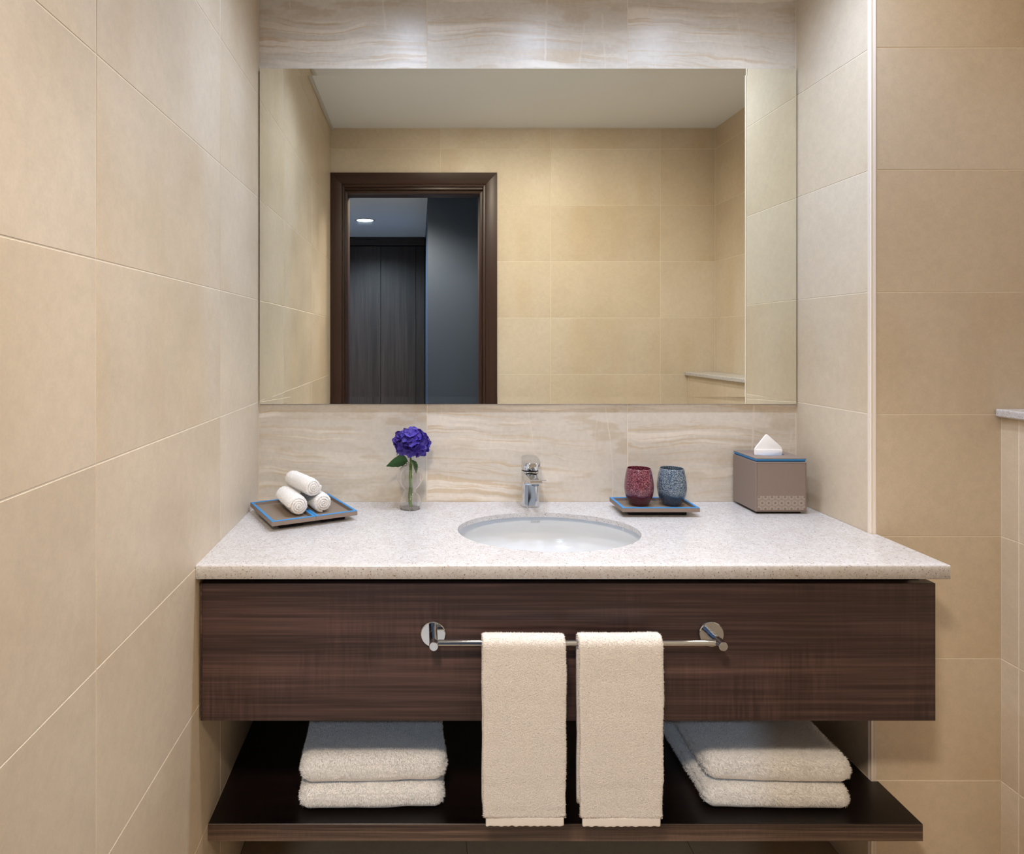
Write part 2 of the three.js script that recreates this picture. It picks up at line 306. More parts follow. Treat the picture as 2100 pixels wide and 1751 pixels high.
// hall beyond the doorway
const paint = std({ color: 0x2c3c54, roughness: 0.6 }), hallCeil = std({ color: 0xdfe6ee, roughness: 0.9 }), hallFloorM = std({ color: 0xb4b0aa, roughness: 0.5 });
struct('floor_hall', plainBox(-1.1, 1.4, -0.1, 0, ZB + 0.1201, 4.6), hallFloorM);
struct('ceiling_hall', plainBox(-1.1, 1.4, 2.35, 2.45, ZB + 0.1201, 4.6), hallCeil);
struct('wall_hall_left', plainBox(-1.1, -0.95, 0, 2.35, ZB + 0.1201, 4.6), paint);
struct('wall_hall_right', plainBox(1.3, 1.4, 0, 2.35, ZB + 0.1201, 2.55), paint);
struct('wall_hall_corner', box(0.057, 1.4, 0, 2.349, 2.55, 4.6, 0.003), paint);
struct('wall_hall_far', plainBox(-0.95, 0.057, 0, 2.35, 4.5, 4.6), paint);
{
  const w = thing('wardrobe', 'tall dark wood wardrobe in the hall, seen through the doorway in the mirror', 'wardrobe', [0, 0, 4.42]);
  mesh('carcass', plainBox(-0.945, 0.053, 0, 2.268, 0.022, 0.078), M.darkInside, w);
  for (const [a, b] of [[-0.945, -0.711], [-0.711, -0.372], [-0.372, -0.033], [-0.033, 0.053]]) mesh('door', metric(box(a + 0.0015, b - 0.0015, 0.06, 2.262, 0, 0.02, 0.0015), a * 1.7, 0, true), M.wardrobe, w);
  mesh('cornice', metric(box(-0.945, 0.053, 2.27, 2.348, -0.012, 0.078, 0.003), 0, 0.2), M.wardrobe, w);
  mesh('plinth', plainBox(-0.945, 0.053, 0, 0.058, 0.012, 0.022), M.darkInside, w);
}

// ---------------------------------------------------------------- mirror
{
  const x0 = -0.4680, x1 = 1.1062, y0 = 1.1725, y1 = 2.1560, zf = 0.008, w = 0.020, rise = 0.00055;
  const t = thing('wall_mirror', 'large frameless mirror with angled edges above the counter', 'mirror');
  mesh('backing', plainBox(x0 + 0.002, x1 - 0.002, y0 + 0.002, y1 - 0.002, 0.0005, zf - 0.0042), M.mirrorEdge, t);
  mesh('pane', plainBox(x0 + w, x1 - w, y0 + w, y1 - w, zf - 0.004, zf), M.mirror, t);
  const V = (x, y, z) => [x, y, z], strip = (a, b, c, d) => { const g = new THREE.BufferGeometry(), q = [a, b, c, d], k = q.map(([x, y]) => [x, y, zf - 0.004]), P = []; const f = (p, r, s, u) => P.push(...p, ...r, ...s, ...p, ...s, ...u); f(...q); f(k[3], k[2], k[1], k[0]); for (let i = 0; i < 4; i++) f(k[i], k[(i + 1) % 4], q[(i + 1) % 4], q[i]); g.setAttribute('position', new THREE.Float32BufferAttribute(P, 3)); g.computeVertexNormals(); return g; };
  const O = [[x0, y0], [x1, y0], [x1, y1], [x0, y1]].map(([x, y]) => V(x, y, zf + rise)), I = [[x0 + w, y0 + w], [x1 - w, y0 + w], [x1 - w, y1 - w], [x0 + w, y1 - w]].map(([x, y]) => V(x, y, zf));
  for (let k = 0; k < 4; k++) mesh('bevel_strip', strip(O[k], O[(k + 1) % 4], I[(k + 1) % 4], I[k]), M.mirror, t);
}

// ---------------------------------------------------------------- counter, basin, tap
const CY = 0.8835, CB = 0.8545, BX = 0.3225, BZ = 0.2925, RX = 0.2265, RZ = 0.1690;
const SLAB = 0.012, FRONT = 0.5495, STRIP = 0.022;   // a thin slab whose front edge is built up
{
  const t = thing('vanity_counter', 'speckled white stone counter with a polished edge and an oval cut-out', 'counter'), zs = FRONT - STRIP;
  const s = poly([[XL + 0.0005, -0.001], [XP - 0.0015, -0.001], [XP - 0.0015, -ZP - 0.0025], [1.122, -ZP - 0.0025], [1.122, -zs], [XL + 0.0005, -zs]]);
  const hole = new THREE.Path(); hole.absellipse(BX, -BZ, RX, RZ, 0, Math.PI * 2, true); s.holes.push(hole);
  const g = new THREE.ExtrudeGeometry(s, { depth: SLAB, bevelEnabled: false, curveSegments: 96 }); g.rotateX(-Math.PI / 2); g.translate(0, CY - SLAB, 0);
  mesh('slab', metric(toCreasedNormals(g, 0.6)), M.granite, t);
  const h = CY - CB, p = new THREE.Shape(); p.moveTo(0, 0); p.lineTo(STRIP - 0.001, 0); p.lineTo(STRIP, 0.001); p.lineTo(STRIP, h - 0.002); p.quadraticCurveTo(STRIP, h, STRIP - 0.002, h); p.lineTo(0, h); p.closePath();
  const e = new THREE.ExtrudeGeometry(p, { depth: 1.122 - XL - 0.0005, bevelEnabled: false, curveSegments: 4 }); e.rotateY(-Math.PI / 2); e.scale(1, 1, 1); e.translate(1.122, CB, zs);
  mesh('front_edge', metric(toCreasedNormals(e, 0.9)), M.granite, t);
}
const font = await new FontLoader().loadAsync('fonts/droid/droid_sans_bold.typeface.json');
function textGeo(str, size, depth) { const g = new THREE.ExtrudeGeometry(font.generateShapes(str, size), { depth, bevelEnabled: false, curveSegments: 4 }); g.computeBoundingBox(); const b = g.boundingBox; g.translate(-(b.min.x + b.max.x) / 2, 0, 0); return g; }
{
  const t = thing('washbasin', 'white oval undermount ceramic basin set into the counter', 'basin', [BX, CY - SLAB, BZ]);
  const rx = 0.246, rz = 0.190, depth = 0.15, prof = [];
  prof.push([0.022 / rx, -depth]);
  for (let k = 1; k <= 40; k++) { const a = k / 40, r = Math.sin(a * Math.PI / 2); prof.push([mix(0.1, 1, Math.pow(r, 0.72)), -depth + (depth - 0.0005) * (1 - Math.pow(Math.cos(a * Math.PI / 2), 0.82))]); }
  prof.push([1.09, -0.0005], [1.09, -0.012]);
  for (let k = 40; k >= 0; k--) { const a = k / 40, r = Math.sin(a * Math.PI / 2); prof.push([mix(0.12, 1.055, Math.pow(r, 0.72)), -depth - 0.01 + (depth - 0.004) * (1 - Math.pow(Math.cos(a * Math.PI / 2), 0.82))]); }
  prof.push([0.022 / rx, -depth - 0.008], [0.022 / rx, -depth]);
  const g = new THREE.LatheGeometry(prof.map(([r, y]) => new THREE.Vector2(r * rx, y)), 96); g.scale(1, 1, rz / rx);
  mesh('bowl', toCreasedNormals(g, 0.7), M.ceramic, t);
  const d = new THREE.LatheGeometry([[0, -0.004], [0.014, -0.003], [0.015, 0.001], [0.022, 0.002], [0.024, 0.0], [0.02, -0.02], [0, -0.02]].reverse().map((p) => new THREE.Vector2(...p)), 32); d.translate(0, -depth + 0.002, 0);
  mesh('drain', d, M.chrome, t);
  const m = mesh('lettering', textGeo('KOHLER', 0.0048, 0.0003), M.paleText, t); m.position.set(0.001, -0.0205, -rz + 0.0032); m.rotation.x = -0.12;
}
{
  const t = thing('basin_faucet', 'chrome single-lever basin tap standing behind the basin', 'faucet', [0.3175, CY, 0.050]);
  // body: rounded column that swells slightly at the foot
  const ring = (y, w, d, zc, n = 40, p = 3.2) => Array.from({ length: n }, (_, i) => { const a = i / n * Math.PI * 2, c = Math.cos(a), s = Math.sin(a); return [Math.sign(c) * Math.pow(Math.abs(c), 2 / p) * w / 2, y, zc + Math.sign(s) * Math.pow(Math.abs(s), 2 / p) * d / 2]; });
  const loft = (rings) => { const n = rings[0].length, P = [], I = []; rings.forEach((r) => r.forEach((v) => P.push(...v))); for (let k = 0; k < rings.length - 1; k++) for (let i = 0; i < n; i++) { const a = k * n + i, b = k * n + (i + 1) % n, c = a + n, d = b + n; I.push(a, c, b, b, c, d); } const cap = (k, up) => { const m = [0, 0, 0]; rings[k].forEach((v) => v.forEach((x, j) => m[j] += x / n)); const c = P.length / 3; P.push(...m); for (let i = 0; i < n; i++) { const a = k * n + i, b = k * n + (i + 1) % n; up ? I.push(a, c, b) : I.push(b, c, a); } }; cap(0, false); cap(rings.length - 1, true); const g = new THREE.BufferGeometry(); g.setAttribute('position', new THREE.Float32BufferAttribute(P, 3)); g.setIndex(I); return toCreasedNormals(g, 0.7); };
  mesh('base_ring', loft([ring(0, 0.0525, 0.0525, 0), ring(0.0022, 0.0525, 0.0525, 0), ring(0.003, 0.0505, 0.0505, 0)]), M.chrome, t);
  mesh('body', loft([ring(0.003, 0.051, 0.051, 0), ring(0.008, 0.0505, 0.0505, 0), ring(0.03, 0.0485, 0.048, 0), ring(0.06, 0.0478, 0.0465, 0), ring(0.09, 0.0485, 0.0475, 0), ring(0.1015, 0.0485, 0.048, 0), ring(0.1025, 0.047, 0.0465, 0)]), M.chrome, t);
  const sp = (z, y0, y1, w) => { const n = 28, o = []; for (let i = 0; i < n; i++) { const a = i / n * Math.PI * 2, c = Math.cos(a), s = Math.sin(a), p = 5; o.push([Math.sign(c) * Math.pow(Math.abs(c), 2 / p) * w / 2, (y0 + y1) / 2 + Math.sign(s) * Math.pow(Math.abs(s), 2 / p) * (y1 - y0) / 2, z]); } return o.reverse(); };
  const spout = loft([sp(0.0, 0.058, 0.1015, 0.042), sp(0.02, 0.064, 0.1005, 0.0415), sp(0.04, 0.0725, 0.0985, 0.039), sp(0.065, 0.0795, 0.0965, 0.036), sp(0.09, 0.083, 0.095, 0.034), sp(0.1, 0.0835, 0.0945, 0.0335), sp(0.1015, 0.0842, 0.0938, 0.0325)]);
  mesh('spout', spout, M.chrome, t);
  const ae = new THREE.LatheGeometry([[0, -0.006], [0.0095, -0.006], [0.0108, -0.005], [0.0108, -0.001], [0.0122, 0], [0.0122, 0.003]].map((p) => new THREE.Vector2(...p)), 28); ae.translate(0, 0.0828, 0.085);
  mesh('aerator', ae, std({ color: 0x777c82, metalness: 1, roughness: 0.25 }), t);
  mesh('seal_ring', loft([ring(0.1022, 0.0455, 0.0455, 0), ring(0.1055, 0.0455, 0.0455, 0)]), M.shadowBlack, t);
  const lever = loft([ring(0.1052, 0.047, 0.0475, 0), ring(0.106, 0.0485, 0.049, 0), ring(0.1235, 0.0488, 0.0505, 0.001), ring(0.1265, 0.0492, 0.056, 0.004), ring(0.1285, 0.0498, 0.078, 0.0135), ring(0.1365, 0.0500, 0.0785, 0.0135), ring(0.1382, 0.0475, 0.076, 0.0132)].map((r, k) => r.map(([x, y, z]) => [x, y + (k > 3 ? -(z - 0.005) * 0.15 : 0), z])));
  mesh('lever_handle', lever, M.chrome, t);
  const pin = new THREE.CapsuleGeometry(0.0016, 0.016, 4, 10); pin.rotateZ(Math.PI / 2); pin.translate(0.0225, 0.0893, 0.078);
  mesh('side_pin', pin, M.chrome, t);
}

// ---------------------------------------------------------------- vanity cabinet and shelf
{
  const x0 = XL + 0.003, x1 = 1.1075, y0 = 0.543, y1 = 0.838, z1 = 0.528, t = thing('vanity_cabinet', 'dark wood floating cabinet with a plain grained front under the counter', 'cabinet');
  mesh('front_panel', metric(box(x0 + 0.0042, x1, y0, y1, z1 - 0.019, z1, 0.001), 0.3, 0.06), M.wenge, t);
  mesh('edge_strip', metric(box(x0, x0 + 0.004, y0, y1, z1 - 0.019, z1 - 0.0004, 0.0006), 0.9, 0.3), M.wenge, t);
  mesh('side_panel', metric(plainBox(x0, x0 + 0.018, y0 + 0.001, y1 - 0.001, 0.002, z1 - 0.0195), 0, 0), M.wenge, t);
  mesh('side_panel', metric(plainBox(x1 - 0.018, x1, y0 + 0.001, y1 - 0.001, ZP + 0.004, z1 - 0.0195), 0, 0), M.wenge, t);
  mesh('side_panel', metric(plainBox(XP - 0.02, XP - 0.003, y0 + 0.001, y1 - 0.001, 0.002, ZP), 0, 0), M.wenge, t);
  mesh('bottom_panel', metric(plainBox(x0 + 0.0185, XP - 0.021, y0 + 0.001, y0 + 0.019, 0.002, z1 - 0.0195), 0, 0), M.wenge, t);
  mesh('support_rail', plainBox(x0 + 0.002, 1.075, y1 - 0.06, CB - 0.0003, z1 - 0.052, z1 - 0.034), M.shadowBlack, t);
  mesh('support_rail', plainBox(x0 + 0.02, 1.075, CB - 0.0025, CB - 0.0003, z1 - 0.0335, z1 - 0.02), std({ color: 0x7a6560, roughness: 0.7 }), t);
  const t2 = thing('lower_shelf', 'dark wood open shelf under the cabinet carrying folded bath towels', 'shelf');
  const s = poly([[XL + 0.0005, -0.001], [XP - 0.0015, -0.001], [XP - 0.0015, -ZP - 0.0025], [1.1255, -ZP - 0.0025], [1.1255, -0.468], [XL + 0.0005, -0.468]]);
  const g = extrude(s, 0.038, 0.0006, 4, 1); g.rotateX(-Math.PI / 2); g.translate(0, 0.24, 0);
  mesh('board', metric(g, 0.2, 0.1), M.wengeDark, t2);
  mesh('front_edging', metric(box(XL + 0.0008, 1.1253, 0.2403, 0.2777, 0.4682, 0.4692, 0.0004), 0.1, 0.015), M.shelfWood, t2);
}

// ---------------------------------------------------------------- towel cloth
function noise3(x, y, z, s) { const a = vnoise(x, y, 4096, 4096, s), b = vnoise(y + 31, z, 4096, 4096, s + 1), c = vnoise(z + 57, x, 4096, 4096, s + 2); return (a + b + c) / 3 - 0.5; }
function displace(geo, fn) {   // moves vertices along their smooth normals
  let g = geo.clone(); g.deleteAttribute('normal'); g.deleteAttribute('uv'); g = mergeVertices(g, 1e-5); g.computeVertexNormals();
  const p = g.attributes.position, n = g.attributes.normal;
  for (let i = 0; i < p.count; i++) { const d = fn(p.getX(i), p.getY(i), p.getZ(i), n.getX(i), n.getY(i), n.getZ(i)); p.setXYZ(i, p.getX(i) + n.getX(i) * d, p.getY(i) + n.getY(i) * d, p.getZ(i) + n.getZ(i) * d); }
  g.computeVertexNormals(); return g;
}
const keepNormals = (g) => metric(g);   // uv for the bump; normals stay smooth
const tuftGeo = new THREE.ConeGeometry(1, 1, 3, 1, true).translate(0, 0.5, 0);
function pile(parent, geo, count, seed, { len = 0.003, rad = 0.0005, keep = () => true, spread = 0.7, lay = [0, 0, 0], mat = M.pile } = {}) {
  const g = geo.index ? geo.toNonIndexed() : geo, p = g.attributes.position, nTri = p.count / 3, cum = new Float32Array(nTri), r = rng(seed);
  const A = new THREE.Vector3(), B = new THREE.Vector3(), C = new THREE.Vector3(), N = new THREE.Vector3(); let sum = 0;
  for (let i = 0; i < nTri; i++) { A.fromBufferAttribute(p, i * 3); B.fromBufferAttribute(p, i * 3 + 1).sub(A); C.fromBufferAttribute(p, i * 3 + 2).sub(A); N.crossVectors(B, C); const a = N.length() / 2; N.normalize(); sum += keep(A, N) ? a : 0; cum[i] = sum; }
  const im = new THREE.InstancedMesh(tuftGeo, mat, count); im.name = 'terry_pile'; im.userData.kind = 'stuff'; im.castShadow = im.receiveShadow = true;
  const m = new THREE.Matrix4(), q = new THREE.Quaternion(), up = new THREE.Vector3(0, 1, 0), P = new THREE.Vector3(), S = new THREE.Vector3(), T = new THREE.Vector3();
  for (let k = 0; k < count; k++) {
    const x = r() * sum; let lo = 0, hi = nTri - 1; while (lo < hi) { const mid = (lo + hi) >> 1; cum[mid] < x ? lo = mid + 1 : hi = mid; }
    A.fromBufferAttribute(p, lo * 3); B.fromBufferAttribute(p, lo * 3 + 1).sub(A); C.fromBufferAttribute(p, lo * 3 + 2).sub(A); N.crossVectors(B, C).normalize();
    let u = r(), v = r(); if (u + v > 1) { u = 1 - u; v = 1 - v; }
    P.copy(A).addScaledVector(B, u).addScaledVector(C, v);
    T.copy(N).add(new THREE.Vector3((r() - 0.5) * 2 * spread + lay[0], (r() - 0.5) * 2 * spread + lay[1], (r() - 0.5) * 2 * spread + lay[2])).normalize();
    q.setFromUnitVectors(up, T); const l = len * (0.55 + 0.75 * r()); S.set(rad * (0.7 + 0.6 * r()), l, rad * (0.7 + 0.6 * r()));
    im.setMatrixAt(k, m.compose(P.addScaledVector(N, -0.0006), q, S));
  }
  parent.add(im); return im;
}
// a soft block: a box whose edges are rounded by r
function softBox(w, h, d, r, nx, ny, nz) {
  const g = new THREE.BoxGeometry(w, h, d, nx, ny, nz), p = g.attributes.position, a = w / 2 - r, b = h / 2 - r, c = d / 2 - r;
  for (let i = 0; i < p.count; i++) { const v = new THREE.Vector3().fromBufferAttribute(p, i), k = new THREE.Vector3(Math.max(-a, Math.min(a, v.x)), Math.max(-b, Math.min(b, v.y)), Math.max(-c, Math.min(c, v.z))), e = v.sub(k); if (e.lengthSq() > 0) { const inf = Math.max(Math.abs(e.x), Math.abs(e.y), Math.abs(e.z)); e.normalize().multiplyScalar(inf); } k.add(e); p.setXYZ(i, k.x, k.y, k.z); }
  return g;
}

// ---------------------------------------------------------------- towel bar and hand towels
const FZ = 0.528, BARY = 0.731, BARZ = 0.573;
{
  const t = thing('towel_bar', 'chrome towel bar on round wall plates across the cabinet front', 'towel bar', [0, 0, 0]);
  const cyl = (r, l, x, y, z, ax, bev = 0.0008) => { const g = new THREE.LatheGeometry([[0, 0], [r - bev, 0], [r, bev], [r, l - bev], [r - bev, l], [0, l]].map((p) => new THREE.Vector2(...p)), 48); if (ax === 'z') g.rotateX(Math.PI / 2); if (ax === 'x') g.rotateZ(-Math.PI / 2); g.translate(x, y, z); return toCreasedNormals(g, 0.5); };
  for (const x of [0.0295, 0.624]) {
    mesh('wall_plate', cyl(0.0268, 0.007, x, BARY, FZ + 0.0003, 'z', 0.0015), M.chrome, t);
    mesh('post', cyl(0.0092, 0.0555, x, BARY, FZ + 0.0072, 'z'), M.chrome, t);
  }
  mesh('bar', cyl(0.0062, 0.624 - 0.0295 - 0.0186, 0.0295 + 0.0093, BARY, BARZ, 'x', 0.0005), M.chrome, t);
  const m = mesh('lettering', textGeo('GROHE', 0.0021, 0.0002), M.text, t); m.position.set(0.6275, BARY + 0.0155, FZ + 0.0074);
}
function handTowel(label, xc, width, yb, seed, border) {
  const t = thing('hand_towel', label, 'towel', [xc, 0, BARZ], 0, 'hand towels over the bar'), th = 0.0125, R = 0.0062 + th / 2 + 0.0006, path = [];
  const yBack = 0.392; for (let k = 0; k <= 26; k++) path.push([-R, mix(yBack, BARY, k / 26), -1, 0]);
  for (let k = 1; k < 12; k++) { const a = Math.PI - k / 12 * Math.PI; path.push([Math.cos(a) * R, BARY + Math.sin(a) * R, Math.cos(a), Math.sin(a)]); }
  for (let k = 0; k <= 60; k++) path.push([R + 0.0015 * Math.sin(k / 60 * 3), mix(BARY, yb, k / 60), 1, 0]);
  const n = 64, P = [], I = [];
  path.forEach(([z, y, nz, ny], k) => { for (let i = 0; i < n; i++) { const a = i / n * Math.PI * 2, c = Math.cos(a), s = Math.sin(a), w = width / 2 * (1 + 0.008 * Math.sin(k * 0.23 + seed) * (k > 40 ? 1 : 0)); const ex = Math.sign(c) * Math.pow(Math.abs(c), 0.14) * (w - 0.001), et = Math.sign(s) * Math.pow(Math.abs(s), 0.45) * th / 2 * (1 - 0.18 * Math.exp(-Math.pow((Math.abs(s)) / 0.16, 2)) * 0); P.push(ex, y + ny * et, z + nz * et); } });
  for (let k = 0; k < path.length - 1; k++) for (let i = 0; i < n; i++) { const a = k * n + i, b = k * n + (i + 1) % n, c = a + n, d = b + n; I.push(a, b, c, b, d, c); }
  for (const k of [0, path.length - 1]) { const c = P.length / 3, pt = path[k]; P.push(0, pt[1], pt[0]); for (let i = 0; i < n; i++) { const a = k * n + i, b = k * n + (i + 1) % n; k ? I.push(a, b, c) : I.push(b, a, c); } }
  let g = new THREE.BufferGeometry(); g.setAttribute('position', new THREE.Float32BufferAttribute(P, 3)); g.setIndex(I);
  g = displace(g, (x, y, z) => 0.0022 * noise3(x * 45 + 9, y * 45, z * 45 + seed * 7, 3) + 0.004 * noise3(x * 12 + 3 + seed, y * 9, z * 12, 6) - (z > 0 && y < border ? 0.0009 : 0));
  const body = mesh('cloth', keepNormals(g), M.terry, t);
  const hw = width / 2 - 0.006, hem = displace(softBox(hw * 2, 0.02, 0.008, 0.0035, 70, 8, 4).translate(0, yb - 0.0075, R + 0.0012), (x, y, z, nx, ny) => ny < -0.5 ? 0.0006 * Math.sin(x * 420 + seed) + 0.0014 * (vnoise(x * 110 + 50, seed, 4096, 64, 2) - 0.5) : 0.0004 * Math.sin(x * 260));
  mesh('hem', keepNormals(hem), M.hem, t);
  pile(t, g, 36000, seed, { len: 0.0032, rad: 0.00055, keep: (p, nn) => (p.z > -0.003 || nn.y > 0.3) && p.y > yb + 0.001, spread: 0.75, lay: [0, -0.35, 0] });
  return t;
}
handTowel('white terry hand towel folded over the bar, nearer the left wall plate', 0.2163, 0.1725, 0.380, 3, 0.40);
handTowel('white terry hand towel folded over the bar, with a woven band near its hem', 0.4145, 0.1725, 0.379, 8, 0.445);

// ---------------------------------------------------------------- folded bath towels
const bathGeo = (seed, w, h, d) => displace(softBox(w, h, d, h * 0.46, 56, 22, 56), (x, y, z, nx, ny, nz) => {
  const side = sstep(0.55, 0.95, Math.abs(nx)), plies = 0.0045 * Math.pow(Math.abs(Math.sin((y / h + 0.5) * Math.PI * 3)), 0.6) - 0.003;
  const sag = ny > 0.5 ? 0.0025 * Math.cos(x / w * 2.6) : 0;
  return side * plies + sag + 0.004 * noise3(x * 26 + seed, y * 26, z * 26 + seed, 9) + 0.007 * noise3(x * 8 + seed * 3, y * 14, z * 8, 12);
});
function bathTowel(label, x, y, z, turn, seed, w, h, d) {
  const t = thing('bath_towel', label, 'towel', [x, y + h / 2, z], turn, 'bath towels folded on the shelf'), g = bathGeo(seed, w, h, d);
  mesh('cloth', keepNormals(g), M.rollTerry, t);
  pile(t, g, 42000, seed + 40, { mat: M.rollPile, len: 0.0058, rad: 0.00068, keep: (p, n) => n.y > -0.3 && p.z > -d / 2 + 0.03, spread: 0.8, lay: [0, -0.15, 0.25] });
}
const SY = 0.278;
bathTowel('folded white bath towel, lower of the stack on the open shelf by the side wall', -0.112, SY + 0.0035, 0.2705, 0.02, 11, 0.330, 0.050, 0.327);
bathTowel('folded white bath towel, upper of the stack on the open shelf by the side wall', -0.111, SY + 0.0595, 0.266, 0.035, 23, 0.333, 0.057, 0.322);
bathTowel('folded white bath towel, lower of the stack on the shelf end by the pillar', 0.826, SY + 0.0035, 0.2715, -0.02, 37, 0.328, 0.050, 0.327);
bathTowel('folded white bath towel, upper of the stack on the shelf end by the pillar', 0.835, SY + 0.0595, 0.267, -0.035, 49, 0.330, 0.057, 0.322);

// ---------------------------------------------------------------- trays
function frameGeo(w, d, t, h, bev = 0.0006) { const s = poly([[-w / 2, -d / 2], [w / 2, -d / 2], [w / 2, d / 2], [-w / 2, d / 2]]), i = new THREE.Path(); [[-1, -1], [-1, 1], [1, 1], [1, -1]].forEach(([a, b], k) => { const x = a * (w / 2 - t), y = b * (d / 2 - t); k ? i.lineTo(x, y) : i.moveTo(x, y); }); i.closePath(); s.holes.push(i); return extrude(s, h, bev, 1, 1).rotateX(-Math.PI / 2); }
function tray(label, x, z, turn, w, d, group) {
  const t = thing('leather_tray', label, 'tray', [x, CY, z], turn, group);
  mesh('base', rbox(w - 0.05, 0.0135, d - 0.05, 0.002, 0, 0.0068, 0), M.shadowBlack, t);
  mesh('floor_panel', metric(rbox(w - 0.008, 0.004, d - 0.008, 0.0008, 0, 0.0157, 0)), M.leatherFloor, t);
  mesh('frame', metric(frameGeo(w, d, 0.0075, 0.0105).translate(0, 0.0138, 0)), M.leather, t);
  mesh('rim', frameGeo(w - 0.0004, d - 0.0004, 0.0071, 0.0016, 0.0003).translate(0, 0.0244, 0), M.blue, t);
  return t;
}
const TA = 28.0 * Math.PI / 180, tc = [-0.3165, 0.1565], tdx = Math.cos(TA), tdz = -Math.sin(TA);
tray('small taupe tray with blue rim under the rolled towels, touching the side wall', tc[0] - tdx * 0.0572, tc[1] - tdz * 0.0572, TA, 0.1138, 0.222, 'twin trays under the rolled towels');
tray('small taupe tray with blue rim under the rolled towels, on the vase side', tc[0] + tdx * 0.0572, tc[1] + tdz * 0.0572, TA, 0.1138, 0.222, 'twin trays under the rolled towels');
tray('long taupe tray with blue rim carrying the two tumblers', 0.6495, 0.1122, 0, 0.208, 0.1208);

// ---------------------------------------------------------------- rolled towels
function rollGeo(r, len, seed) {
  const th = 0.0062, turns = r / th - 0.35, outer = [], inner = [], N = 110;
  for (let k = 0; k <= N; k++) { const a = k / N * turns * Math.PI * 2, R = r - th * a / (Math.PI * 2); outer.push([Math.cos(-a + 2.2 + seed) * R, Math.sin(-a + 2.2 + seed) * R]); const Ri = Math.max(0.0004, R - th * 0.85); inner.push([Math.cos(-a + 2.2 + seed) * Ri, Math.sin(-a + 2.2 + seed) * Ri]); }
  const s = poly([...outer, ...inner.reverse()]), g = new THREE.ExtrudeGeometry(s, { depth: len - 0.004, steps: 24, bevelEnabled: true, bevelThickness: 0.002, bevelSize: 0.0016, bevelOffset: -0.0016, bevelSegments: 3, curveSegments: 1 }); g.translate(0, 0, -len / 2 + 0.002);
  // the ends of the roll are drawn in towards the axis
  const p = g.attributes.position; for (let i = 0; i < p.count; i++) { const z = p.getZ(i), e = sstep(len * 0.36, len * 0.5, Math.abs(z)), R = Math.hypot(p.getX(i), p.getY(i)) / r, k = 1 - 0.045 * e + 0.02 * noise3(p.getX(i) * 60 + seed, p.getY(i) * 60, z * 40, 4); p.setXYZ(i, p.getX(i) * k, p.getY(i) * k, z - Math.sign(z) * e * 0.0035 * Math.pow(R, 4) + Math.sign(z) * 0.004 * e * (1 - R)); }
  return toCreasedNormals(g, 1.0);
}
function roll(label, a, b, r, seed) {   // a: back end, b: front end of the axis
  const A = new THREE.Vector3(...a), Bv = new THREE.Vector3(...b), L = A.distanceTo(Bv), t = thing('rolled_towel', label, 'towel', A.clone().add(Bv).multiplyScalar(0.5).toArray(), Math.atan2(Bv.x - A.x, Bv.z - A.z), 'rolled towels on the trays');
  const g = rollGeo(r, L, seed); mesh('cloth', metric(g), M.rollTerry, t);
  pile(t, g, 15000, seed + 70, { mat: M.rollPile, len: 0.0026, rad: 0.0006, keep: (p, n) => Math.hypot(p.x, p.y) > r * 0.8 || Math.abs(n.z) > 0.6, spread: 0.8 });
}
const ry = CY + 0.0177;
roll('rolled white face towel on the tray touching the side wall', [-0.3755, ry + 0.0272, 0.1035], [-0.3125, ry + 0.0272, 0.2315], 0.0270, 1);
roll('rolled white face towel on the vase-side tray, half hidden', [-0.3155, ry + 0.0262, 0.0745], [-0.2535, ry + 0.0262, 0.1945], 0.0260, 2.4);
roll('rolled white face towel resting on top of the other two', [-0.3600, ry + 0.0695, 0.0780], [-0.2790, ry + 0.0695, 0.2005], 0.0255, 4.1);

// ---------------------------------------------------------------- tumblers
function speckle(seed, base, dark, light) {   // u round the glass, v from the foot to the rim; the foot is clear dark glass
  return dataTex(768, 512, (u, v) => {
    const a = fbm(u, v, 150, 80, 2, seed), b = vnoise(u * 260, v * 140, 260, 140, seed + 4), up = sstep(0.20, 0.40, v + 0.04 * (a - 0.5));
    const low = mix3(dark, base, 0.25 * sstep(0.5, 0.6, a)); let c = mix3(base, dark, 0.85 * sstep(0.48, 0.58, a)); c = mix3(c, light, sstep(0.5, 0.72, b) * sstep(0.56, 0.44, a)); return mix3(low, c, up);
  }, { period: [1, 1] });
}
function tumbler(label, x, z, map) {
  const t = thing('glass_tumbler', label, 'tumbler', [x, CY + 0.0178, z], 0.4, 'stemless tumblers on the tray');
  const prof = [[0.0003, 0.0003], [0.0195, 0.0003], [0.0225, 0.001], [0.027, 0.006], [0.0325, 0.016], [0.0368, 0.028], [0.0391, 0.042], [0.0395, 0.052], [0.0385, 0.066], [0.0362, 0.082], [0.0332, 0.0965], [0.0318, 0.1015]];
  const pts = new THREE.SplineCurve(prof.map((p) => new THREE.Vector2(...p))).getPoints(60).map((p) => new THREE.Vector2(Math.max(0.0003, p.x), Math.max(0, p.y)));
  const lathe = (q) => { const g = new THREE.LatheGeometry(q, 72), p = g.attributes.position, uv = g.attributes.uv; for (let i = 0; i < p.count; i++) uv.setY(i, p.getY(i) / 0.1025); return g; };
  const wall = phys({ map, roughness: 0.25, transmission: 0.5, thickness: 0, clearcoat: 1, clearcoatRoughness: 0.02, side: THREE.DoubleSide });
  mesh('bowl', lathe([...pts, new THREE.Vector2(0.0311, 0.1024), new THREE.Vector2(0.0303, 0.1016)]), wall, t);
  const inn = pts.filter((p) => p.y > 0.012).map((p) => new THREE.Vector2(p.x - 0.0019, p.y));
  mesh('inner_wall', lathe([new THREE.Vector2(0.0003, 0.009), new THREE.Vector2(0.02, 0.0095), ...inn]), wall, t);
}
